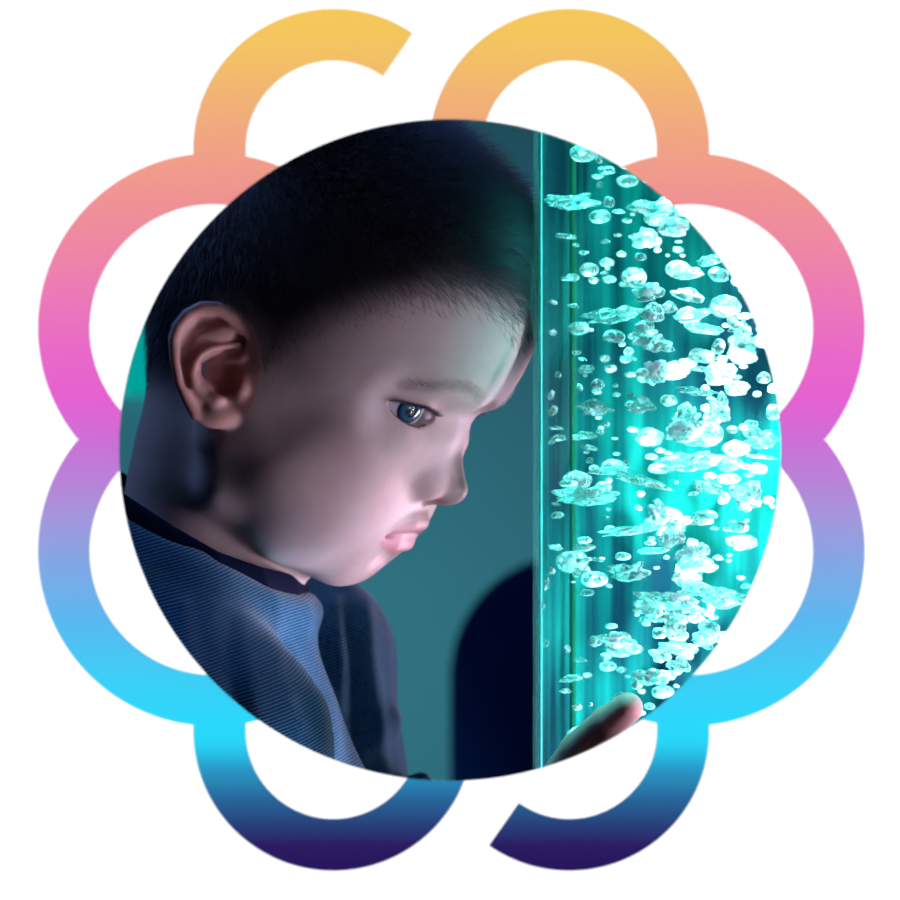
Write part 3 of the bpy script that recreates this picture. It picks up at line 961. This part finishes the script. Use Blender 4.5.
bnt.links.new(bmr.outputs['Result'], bmx.inputs[0]); bnt.links.new(bb.outputs[0], bmx.inputs[1]); bnt.links.new(bcl.outputs[0], bmx.inputs[2])
bnt.links.new(bmx.outputs[0], bout.inputs['Surface'])


def blob(seed, jag, sub=3):
    r = np.random.default_rng(seed)
    bm = bmesh.new()
    bmesh.ops.create_icosphere(bm, subdivisions=sub, radius=1.0)
    ks = r.normal(0, 1, (14, 3)) * (1.6 + 2.2 * jag); phs = r.random(14) * 6.28
    am = r.random(14) * (0.05 + 0.13 * jag)
    for v_ in bm.verts:
        c = np.array(v_.co)
        d = 1 + float((am * np.sin(ks @ c + phs)).sum())
        if jag > 0.5: d += 0.10 * math.sin(11 * c[0] + 3 * c[2] + seed) * math.sin(9 * c[2] + seed)
        co = c * max(0.45, d)
        if co[2] < 0: co[2] *= 0.75
        v_.co = co
    me = bm_mesh('bubble', bm, True)
    me.materials.append(bub_m)
    return me


SMOOTH = [blob(i, 0.15) for i in range(4)]
FLAT = [blob(20 + i, 0.55) for i in range(5)]
JAG = [blob(40 + i, 1.0, 4) for i in range(5)]
C5 = [(140, 220, 110, 35, 1), (145, 92, 24, 22), (215, 110, 18, 22), (235, 138, 50, 28), (217, 178, 16, 22), (243, 225, 30, 35), (270, 250, 35, 15), (338, 238, 90, 38),
      (428, 290, 70, 50), (125, 318, 55, 18), (152, 342, 20, 14), (232, 333, 25, 14), (328, 374, 32, 26), (130, 433, 38, 16), (230, 418, 22, 12), (282, 450, 28, 14),
      (318, 447, 30, 18), (370, 450, 16, 14), (342, 487, 50, 25), (145, 508, 28, 14), (90, 497, 70, 14), (245, 535, 120, 40, 1), (400, 507, 24, 10), (255, 592, 60, 40),
      (340, 562, 56, 34), (90, 580, 100, 20), (460, 420, 80, 36), (520, 385, 80, 30), (540, 425, 60, 50), (455, 480, 80, 40), (560, 495, 70, 34), (470, 533, 110, 28),
      (500, 572, 110, 30), (365, 610, 90, 50, 1), (295, 650, 45, 18), (170, 652, 24, 12), (180, 682, 45, 24), (335, 690, 40, 28), (370, 690, 60, 70, 1), (495, 645, 70, 45),
      (495, 680, 70, 16), (540, 620, 35, 50), (105, 695, 20, 18), (212, 722, 40, 36), (163, 730, 16, 24), (260, 725, 18, 14), (85, 752, 70, 30), (300, 750, 20, 16),
      (405, 768, 50, 40), (90, 795, 100, 28), (200, 790, 75, 36, 1), (330, 780, 80, 40, 1), (475, 740, 80, 20, 1), (590, 735, 70, 40), (545, 790, 60, 70, 1), (610, 535, 50, 20),
      (600, 570, 50, 50, 1), (100, 840, 130, 14), (235, 830, 20, 16), (455, 820, 60, 60, 1), (105, 868, 40, 20), (175, 862, 70, 24), (470, 875, 50, 40), (650, 870, 70, 50, 1),
      (630, 830, 40, 25), (665, 705, 40, 40), (690, 800, 40, 50)]
C6 = [(85, 5, 70, 16), (180, 20, 50, 16), (185, 55, 20, 20), (240, 82, 110, 22), (330, 112, 150, 28), (440, 60, 130, 45, 1), (640, 10, 60, 30), (595, 70, 60, 16), (640, 45, 80, 14),
      (170, 150, 130, 45, 1), (118, 155, 40, 18), (100, 200, 36, 24), (230, 205, 20, 12), (95, 170, 24, 10), (500, 125, 80, 40), (605, 150, 90, 80, 1), (485, 210, 60, 45),
      (415, 232, 60, 35, 1), (365, 190, 50, 50, 1), (290, 240, 130, 24, 1), (575, 230, 60, 36), (95, 285, 120, 18), (170, 285, 60, 20), (350, 295, 90, 18), (272, 308, 40, 24),
      (485, 290, 36, 36), (525, 312, 30, 16), (170, 318, 40, 14), (205, 318, 30, 10), (285, 352, 80, 45, 1), (70, 383, 66, 30, 1), (150, 352, 26, 30), (85, 347, 18, 20),
      (60, 440, 20, 18), (178, 405, 36, 22), (400, 428, 170, 46, 1), (530, 412, 170, 44, 1), (360, 455, 110, 60, 1), (500, 500, 60, 45), (410, 490, 60, 50, 1), (470, 455, 40, 20),
      (200, 535, 36, 36), (250, 525, 90, 26, 1), (300, 535, 20, 14), (70, 540, 24, 24), (125, 555, 20, 26), (160, 583, 36, 14), (228, 595, 18, 14), (135, 632, 60, 20),
      (410, 545, 90, 28), (500, 550, 30, 14), (345, 630, 90, 36, 1), (310, 650, 30, 30), (420, 600, 60, 40, 1), (375, 570, 60, 40, 1), (185, 700, 14, 12), (120, 665, 28, 14),
      (265, 680, 40, 20)]
spots = [(520 + c[0] / 2.727, 120 + c[1] / 2.727, c[2] / 2.727, c[3] / 2.727, len(c) > 4) for c in C5] + \
        [(520 + c[0] / 2.647, 440 + c[1] / 2.647, c[2] / 2.647, c[3] / 2.647, len(c) > 4) for c in C6]
placed = []


def inside(c, r):
    """keep a bubble of half sizes r inside the water"""
    d = math.hypot(c[0] - TUBE_X, c[1] - TUBE_Y)
    lim = TUBE_R - 9.5 - max(r[0], r[1])
    if d > lim:
        f = max(lim, 0) / d
        c = np.array([TUBE_X + (c[0] - TUBE_X) * f, TUBE_Y + (c[1] - TUBE_Y) * f, c[2]])
    return c


def bubble(c, r, me, tilt, label, grp):
    o = bpy.data.objects.new('bubble', me)
    C.objects.link(o)
    o.location = W(c); o.scale = (r[0] / 1000, r[1] / 1000, r[2] / 1000)
    o.rotation_euler = (random.uniform(-.2, .2), tilt, random.uniform(-.3, .3))
    tag(o, label, 'bubble', grp)
    placed.append(c)


for (x, y, w_, h_, j) in spots:
    r0 = w_ / 2 * 0.43
    # depth: towards the front of the tube for the crisp ones
    u = (x - 450) * MMPX * 0.94
    half = math.sqrt(max(0, (TUBE_R - 12) ** 2 - (u - TUBE_X) ** 2))
    Y = TUBE_Y - half * random.uniform(0.35, 0.95)
    c = px(x, y, Y)
    rx = w_ / 2 * MMPX * (DIST + Y) / DIST; rz = h_ / 2 * MMPX * (DIST + Y) / DIST
    ry = min(rx, max(rz * 1.2, rx * 0.6))
    ry = min(ry, 9)
    d = abs(c[0] - TUBE_X)
    if d + rx > TUBE_R - 6.8: rx = max(1.2, TUBE_R - 6.8 - d)
    yl = math.sqrt(max(1, (TUBE_R - 6.6) ** 2 - min(d + rx, TUBE_R - 7) ** 2))
    c[1] = TUBE_Y + np.clip(c[1] - TUBE_Y, -(max(yl - ry, 0)), max(yl - ry, 0)) if yl > ry else TUBE_Y
    ry = min(ry, yl)
    if j: me = random.choice(JAG); lab = 'large ragged sheet of merged air bubbles glinting white in the tube'; grp = 'ragged bubble clusters'
    elif w_ > 1.7 * h_: me = random.choice(FLAT); lab = 'wide flattened air bubble glinting white in the turquoise tube'; grp = 'flattened bubbles'
    else: me = random.choice(SMOOTH); lab = 'small rounded air bubble glinting in the turquoise tube'; grp = 'rounded bubbles'
    bubble(c, (rx, ry, rz), me, random.uniform(-.12, .25), lab, grp)

n_extra = 296 - len(placed)
for i in range(n_extra):
    a = random.uniform(0, 2 * PI)
    rr = (TUBE_R - 16) * math.sqrt(random.random())
    c = np.array([TUBE_X + rr * math.cos(a), TUBE_Y + rr * math.sin(a), random.uniform(-140, 155)])
    big = (c[0] > TUBE_X - 45)
    rx = random.uniform(1.0, 2.6) if not big or random.random() < .5 else random.uniform(2.5, 7.5)
    rz = rx * random.uniform(0.45, 1.0)
    c = inside(c, (rx, rx))
    if rx > 3:
        me = random.choice(FLAT); lab = 'wide flattened air bubble glinting white in the turquoise tube'; grp = 'flattened bubbles'
    else:
        me = random.choice(SMOOTH); lab = 'small rounded air bubble glinting in the turquoise tube'; grp = 'rounded bubbles'
    bubble(c, (rx, rx * .9, rz), me, random.uniform(-.2, .2), lab, grp)

# the rest of the swarm, mostly towards the back: uncountable
bv = []; bf = []
src = [np.array([v_.co for v_ in m_.vertices]) for m_ in SMOOTH + FLAT]
low = []
for sd in range(4):
    t_ = bmesh.new(); bmesh.ops.create_icosphere(t_, subdivisions=2, radius=1.0)
    rr_ = np.random.default_rng(sd)
    kk_ = rr_.normal(0, 2, (6, 3))
    VV = np.array([v_.co for v_ in t_.verts]); VV = VV * (1 + 0.14 * np.sin(VV @ kk_.T + sd).sum(1, keepdims=True) / 2)
    low.append((VV, np.array([[v_.index for v_ in f_.verts] for f_ in t_.faces]))); t_.free()
off = 0
for i in range(520):
    a = random.uniform(-0.15, PI + 0.15) if i < 400 else random.uniform(0, 2 * PI)
    rr = (TUBE_R - 14) * math.sqrt(random.uniform(0.05, 1))
    z = random.uniform(-420, 560) if i > 330 else random.uniform(-150, 160)
    c = np.array([TUBE_X + rr * math.cos(a), TUBE_Y + rr * math.sin(a), z])
    r = random.uniform(0.8, 2.2) if random.random() < .55 else random.uniform(2.0, 5.5)
    c = inside(c, (r * 1.3, r * 1.3))
    VV, FF = random.choice(low)
    bv.append(VV * np.array([r * 1.25, r, r * random.uniform(.5, .9)]) + c); bf.append(FF + off); off += len(VV)
swarm = link('bubble_swarm', mesh_np('bubble_swarm', np.vstack(bv) / 1000 + np.array([0, 0, CAM_H]), np.vstack(bf)), bub_m)
tag(swarm, 'hazy mass of tiny air bubbles filling the back of the tube', 'bubbles', None, 'stuff')

# ================================================================== the room behind
wall_m, wnt, wb = mat('teal_wall_paint')
wn = wnt.nodes.new('ShaderNodeTexNoise'); wn.inputs['Scale'].default_value = 3; wn.inputs['Detail'].default_value = 4
wr = wnt.nodes.new('ShaderNodeValToRGB')
wr.color_ramp.elements[0].color = (0.30, 0.46, 0.48, 1); wr.color_ramp.elements[1].color = (0.36, 0.52, 0.53, 1)
wnt.links.new(wn.outputs['Fac'], wr.inputs[0]); wnt.links.new(wr.outputs[0], wb.inputs['Base Color'])
wb.inputs['Roughness'].default_value = 0.85
YF, YB, XL, XR, ZC = -0.24, 2.6, -1.9, 1.9, 2.5


def struct(name, lo, hi, m):
    bm = bmesh.new(); box_bm(bm, lo, hi)
    me = bm_mesh(name, bm); me.materials.append(m)
    o = bpy.data.objects.new(name, me); C.objects.link(o)
    o['kind'] = 'structure'
    return o


struct('wall_back', (XL, YB, 0), (XR, YB + .1, ZC), wall_m)
dark_wall = simple('dark_wall_paint', (0.03, 0.06, 0.09), 0.9)
struct('wall_left', (XL - .1, YF, 0), (XL, YB + .1, ZC), dark_wall)
struct('wall_right', (XR, YF, 0), (XR + .1, YB + .1, ZC), dark_wall)
struct('floor', (XL - .1, -3.2, -.1), (XR + .1, YB + .1, 0), simple('dark_carpet', (0.02, 0.03, 0.045), 0.95))
struct('ceiling', (XL - .1, YF, ZC), (XR + .1, YB + .1, ZC + .1), simple('dark_ceiling', (0.03, 0.04, 0.06), 0.9))
struct('baseboard_back', (XL, YB - .015, 0), (XR, YB, 0.09), simple('teal_trim', (0.1, 0.2, 0.22), 0.6))

# white front wall with its round opening (the opening widens inwards)
S_F = MMPX * (DIST + YF * 1000) / DIST / 1000          # metres per pixel at the wall's face
R_O = 331.0 * S_F
bm = bmesh.new()
SEG = 192
rings = []
HWX, HZ0, HZ1 = 2.0, -CAM_H, 1.6
for (kind, y) in (('sq', YF), ('o', YF), ('i', YF + .012), ('sq', YF + .012)):
    row = []
    for i in range(SEG):
        a = 2 * PI * i / SEG
        c, s_ = math.cos(a), math.sin(a)
        if kind == 'sq':
            k = min(HWX / abs(c) if abs(c) > 1e-9 else 1e9, (HZ1 if s_ > 0 else -HZ0) / abs(s_) if abs(s_) > 1e-9 else 1e9)
            row.append(bm.verts.new((c * k, y, CAM_H + s_ * k)))
        else:
            r_ = R_O if kind == 'o' else R_O + 0.012
            row.append(bm.verts.new((c * r_, y, CAM_H + s_ * r_)))
    rings.append(row)
for a_, b_2 in ((0, 1), (1, 2), (2, 3), (3, 0)):
    for i in range(SEG):
        j = (i + 1) % SEG
        bm.faces.new((rings[a_][i], rings[b_2][i], rings[b_2][j], rings[a_][j]))
bmesh.ops.recalc_face_normals(bm, faces=bm.faces)
me = bm_mesh('wall_front', bm)
o = link('wall_front', me, simple('white_wall_paint', (0.88, 0.88, 0.88), 0.9, 0.0))
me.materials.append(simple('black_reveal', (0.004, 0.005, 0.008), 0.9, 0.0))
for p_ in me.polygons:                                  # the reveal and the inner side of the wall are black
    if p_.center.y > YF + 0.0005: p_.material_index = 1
o['kind'] = 'structure'

# ------------------------------------------------------------------ flower-shaped decal around the opening
STOPS = [(9, (248, 202, 88)), (40, (246, 199, 95)), (100, (243, 178, 118)), (155, (241, 160, 135)), (200, (239, 146, 146)), (250, (237, 133, 164)),
         (300, (234, 119, 182)), (350, (231, 104, 198)), (400, (227, 96, 206)), (440, (203, 110, 212)), (480, (184, 128, 212)), (520, (160, 150, 218)),
         (560, (131, 164, 224)), (620, (88, 182, 236)), (680, (60, 205, 244)), (725, (42, 216, 250)), (742, (40, 214, 246)), (770, (42, 150, 196)),
         (800, (40, 100, 152)), (825, (40, 64, 122)), (845, (44, 28, 98)), (870, (40, 22, 92))]
WHITE_LEVEL = 1.22
dm, dnt, db = mat('rainbow_vinyl')
dtc = dnt.nodes.new('ShaderNodeTexCoord'); dsp = dnt.nodes.new('ShaderNodeSeparateXYZ')
dnt.links.new(dtc.outputs['Object'], dsp.inputs[0])
dmr = dnt.nodes.new('ShaderNodeMapRange')
dmr.inputs['From Min'].default_value = (450 - 9) * S_F; dmr.inputs['From Max'].default_value = (450 - 870) * S_F
dnt.links.new(dsp.outputs['Z'], dmr.inputs['Value'])
dcr = dnt.nodes.new('ShaderNodeValToRGB'); de = dcr.color_ramp.elements
for i in range(len(STOPS) - 2):
    de.new((STOPS[i + 1][0] - 9) / 861.0)
for i, (y, c) in enumerate(STOPS):
    de[i].position = (y - 9) / 861.0
    de[i].color = (*[min(0.9, v_ * 0.88 / WHITE_LEVEL) for v_ in srgb(*c)], 1)
dnt.links.new(dmr.outputs[0], dcr.inputs[0]); dnt.links.new(dcr.outputs[0], db.inputs['Base Color'])
db.inputs['Roughness'].default_value = 0.9; db.inputs['Specular IOR Level'].default_value = 0.0
bm = bmesh.new()
VF = {}


def dvert(x, y):
    X, Z = (x - 450) * S_F, (450 - y) * S_F
    r_ = math.hypot(X, Z)
    cl = False
    if r_ < R_O:
        X *= R_O / r_; Z *= R_O / r_; cl = True
    key = (round(X, 6), round(Z, 6))
    if key not in VF:
        VF[key] = bm.verts.new((X, 0, Z))
    return VF[key], cl


def strip(rows):
    """rows: list of lists of (x, y) photo points"""
    for a, b in zip(rows[:-1], rows[1:]):
        for i in range(len(a) - 1):
            vs = [dvert(*p) for p in (a[i], a[i + 1], b[i + 1], b[i])]
            if all(c for _, c in vs): continue
            u = []
            for v_, _ in vs:
                if v_ not in u: u.append(v_)
            if len(u) >= 3:
                try: bm.faces.new(u)
                except ValueError: pass


def arc(cx, cy, ri, ro, a0, a1, clip=None, n=10):
    """angles in degrees, 0 = right, 90 = up"""
    rows = []
    N_ = max(6, int(abs(a1 - a0) / 1.0))
    for k in range(N_ + 1):
        a = math.radians(a0 + (a1 - a0) * k / N_)
        row = []
        for j in range(n + 1):
            r_ = ri + (ro - ri) * j / n
            x, y = cx + r_ * math.cos(a), cy - r_ * math.sin(a)
            if clip: x, y = clip(x, y)
            row.append((x, y))
        rows.append(row)
    strip(rows)


MX = 451.3
top_lim = 439.6
ang = math.degrees(math.acos(111.4 / 175))            # where neighbouring side petals meet
for sx in (-1, 1):
    cx = MX + sx * 238.2
    mid = 180 if sx < 0 else 0
    # upper and lower side petals
    arc(cx, 328.2, 123.8, 175, *((30, 270) if sx < 0 else (150, -90)), clip=lambda x, y: (x, min(y, top_lim)))
    arc(cx, 551.0, 123.8, 175, *((-30, -270) if sx < 0 else (-150, 90)), clip=lambda x, y: (x, max(y, top_lim)))
for sx, up in ((-1, True), (1, True), (-1, False), (1, False)):
    cx = MX + sx * 118.0
    cy = 148.6 if up else 731.0
    ri, ro = 87.8, 139.8
    pc = (MX + sx * 238.2, 328.2 if up else 551.0)
    if up: a0, a1 = ((180, 55.6) if sx < 0 else (0, 180))
    else: a0, a1 = ((-180, 0) if sx < 0 else (0, -125))
    arc(cx, cy, ri, ro, a0, a1)
    # short straight foot down to the side petal
    rows = []
    for k in range(5):
        row = []
        for j in range(11):
            x = cx + sx * (ri + (ro - ri) * j / 10) if True else 0
            e = pc[1] + (-1 if up else 1) * math.sqrt(175.0 ** 2 - (x - pc[0]) ** 2)
            row.append((x, cy + (e - cy) * k / 4))
        rows.append(row)
    strip(rows)
bmesh.ops.recalc_face_normals(bm, faces=bm.faces)
if bm.faces[:] and sum(f_.normal.y for f_ in bm.faces) > 0:
    bmesh.ops.reverse_faces(bm, faces=bm.faces)
ext = bmesh.ops.extrude_face_region(bm, geom=bm.faces[:])
for v_ in [g_ for g_ in ext['geom'] if isinstance(g_, bmesh.types.BMVert)]:
    v_.co.y -= 0.00002
dec = link('flower_wall_art', bm_mesh('flower_wall_art', bm), dm)
dec.location = (0, YF - 0.00002, CAM_H)
tag(dec, 'rainbow coloured looping flower outline on the white wall around the round opening', 'wall art', None, 'thing')

# ------------------------------------------------------------------ dark padded chair far behind
chv = Vol((-20, 1150, -1000), (640, 1640, 0), 12.0)
def rbox(lo, hi, r):
    c = [(lo[i] + hi[i]) / 2 for i in range(3)]; hs = [(hi[i] - lo[i]) / 2 - r for i in range(3)]
    def f(P):
        q = [np.abs(P[i] - c[i]) - hs[i] for i in range(3)]
        return np.sqrt(sum(np.maximum(a, 0) ** 2 for a in q)) + np.minimum(np.maximum(np.maximum(q[0], q[1]), q[2]), 0) - r
    return f, c, max(hi[i] - lo[i] for i in range(3)) / 2
def chair_part(name, boxes, m, parent, k=30):
    v = Vol((-40, 1100, -1020), (680, 1700, 20), 10.0)
    for lo, hi, r in boxes:
        f, c, rad = rbox(lo, hi, r)
        v.op(f, [c], rad, k)
    V_, F_ = v.mesh()
    return link(name, mesh_np(name, V_ / 1000 + np.array([0, 0, CAM_H]), F_), m, parent)
chair = empty('armchair', W((310, 1400, -1000)))
tag(chair, 'dark navy rounded padded chair standing behind the bubble tube', 'chair')
navy = simple('navy_upholstery', (0.004, 0.016, 0.075), 0.95, 0.05)
chair_part('backrest', [((0, 1380, -880), (640, 1640, -104), 122)], navy, chair)
chair_part('seat', [((60, 1160, -760), (560, 1500, -560), 60)], navy, chair)
chair_part('armrest', [((2, 1160, -920), (70, 1520, -430), 34)], navy, chair)
chair_part('armrest', [((550, 1160, -920), (620, 1520, -430), 34)], navy, chair)
chair_part('base', [((40, 1190, -1000), (580, 1580, -740), 12)], navy, chair)

# teal wall lamp glowing on the back wall beyond the boy's head
lamp_c = px(96, 330, YB * 1000)
lamp = empty('wall_lamp', (lamp_c[0] / 1000, YB, CAM_H + lamp_c[2] / 1000))
tag(lamp, 'teal glowing wall lamp on the back wall beyond the boy\'s head', 'lamp')
v = Vol((-160, -60, -120), (160, 10, 120), 4.0)
f, c, rad = rbox((-150, -34, -95), (150, -6, 95), 26)
v.op(f, [c], rad, 0)
V_, F_ = v.mesh()
lo_ = link('diffuser', mesh_np('diffuser', V_ / 1000, F_), emit_material('teal_glow', (0.0, 0.36, 0.33), 1.0))
lo_.parent = lamp
v = Vol((-150, -20, -100), (150, 10, 100), 5.0)
f, c, rad = rbox((-120, -12, -70), (120, 0, 70), 4)
v.op(f, [c], rad, 0)
V_, F_ = v.mesh()
lb = link('back_plate', mesh_np('back_plate', V_ / 1000, F_), simple('lamp_plate', (0.05, 0.08, 0.09), 0.5)); lb.parent = lamp

# ================================================================== light
def area(name, loc, target, size, power, col, spread=None, size_y=None):
    L_ = bpy.data.lights.new(name, 'AREA'); L_.energy = power; L_.color = col; L_.size = size
    if size_y: L_.shape = 'RECTANGLE'; L_.size_y = size_y
    if spread: L_.spread = math.radians(spread)
    o = bpy.data.objects.new(name, L_); C.objects.link(o)
    o.location = loc
    o.rotation_euler = (Vector(target) - Vector(loc)).to_track_quat('-Z', 'Y').to_euler()
    return o


# unseen lights added at both sides to brighten the white front wall; they graze it, so little of it enters the opening
dgap = 0.30
WASH_P = 141
for sgn in (1, -1):
    area('added_wall_wash', (sgn * 2.1, YF - dgap, CAM_H), (0, YF - dgap * .5, CAM_H), 0.12, WASH_P, (1, 1, 1), 150)
# key: unseen light added low beside the tube, lighting the boy's face from below and ahead
area('added_key', (0.36, -0.195, 0.80), W((-10, -30, -5)), 0.08, 1.15, (0.97, 0.70, 1.0), 90, 0.34)
area('added_rim', (0.32, 0.215, 0.82), W((0, -35, -20)), 0.26, 0.42, (0.98, 0.75, 1.0), 60)  # unseen light added to brighten the front edge of the face
area('added_fill', (0.1255, -0.212, 0.965), W((-20, -40, -10)), 0.03, 0.025, (0.78, 0.66, 1.0), 110)  # added light, hidden behind the opening's edge, lifts the face
area('added_shirt_fill', (0.10, -0.19, 0.42), (-0.075, -0.13, 0.75), 0.08, 0.30, (0.20, 0.70, 1.0), 26)  # unseen blue light added to brighten the shirt
# narrow unseen lights added for bubble highlights; they strike the tube's front from above and below
for x0, z, x1, sp_, p_ in ((0.20, 1.45, 0.165, 23, 1.05), (0.19, 0.55, 0.165, 23, 1.0)):
    area('added_tube_light', (x0, -0.19, z), (x1, -0.05, 1.0 + (z - 1.0) * 0.12), 0.05, p_, (0.92, 1.0, 1.0), sp_)
# unseen fills added to light the back wall and turn shadows navy
area('added_back_fill', (-0.25, 1.35, 0.32), (-0.1, 2.6, 0.95), 0.4, 2.3, (0.20, 0.80, 0.95), 100)
area('added_blue_fill', (-0.9, 0.3, 2.4), (-0.1, 0, 1.0), 0.6, 15.0, (0.22, 0.44, 1.0))
# LED lamps at the foot and the head of the bubble tube
LED_P = 0.75
area('led_lamp', (TB[0], TB[1], Z0 + .014), (TB[0], TB[1], 2), 0.12, LED_P, LED_COL, 18).data.shape = 'DISK'
area('upper_led_lamp', (TB[0], TB[1], Z1 - .034), (TB[0], TB[1], 0), 0.12, LED_P, LED_COL, 18).data.shape = 'DISK'

w = bpy.data.worlds.new('world'); bpy.context.scene.world = w; w.use_nodes = True
w.node_tree.nodes['Background'].inputs[0].default_value = (0.0, 0.0, 0.0, 1)

# ================================================================== camera
cam = bpy.data.cameras.new('camera'); cam.sensor_width = 36; cam.lens = 36 * DIST / (900 * MMPX)
cam.clip_start = 0.05
cam.dof.use_dof = True; cam.dof.focus_distance = DIST / 1000 - 0.10
cam.dof.aperture_fstop = cam.lens / 10.5
co = bpy.data.objects.new('camera', cam); C.objects.link(co)
co.location = (0, -DIST / 1000, CAM_H); co.rotation_euler = (PI / 2, 0, 0)
sc = bpy.context.scene
sc.camera = co
sc.view_settings.view_transform = 'Standard'; sc.view_settings.look = 'None'
sc.view_settings.exposure = 0.0; sc.view_settings.gamma = 1.0
sc.view_settings.use_curve_mapping = False
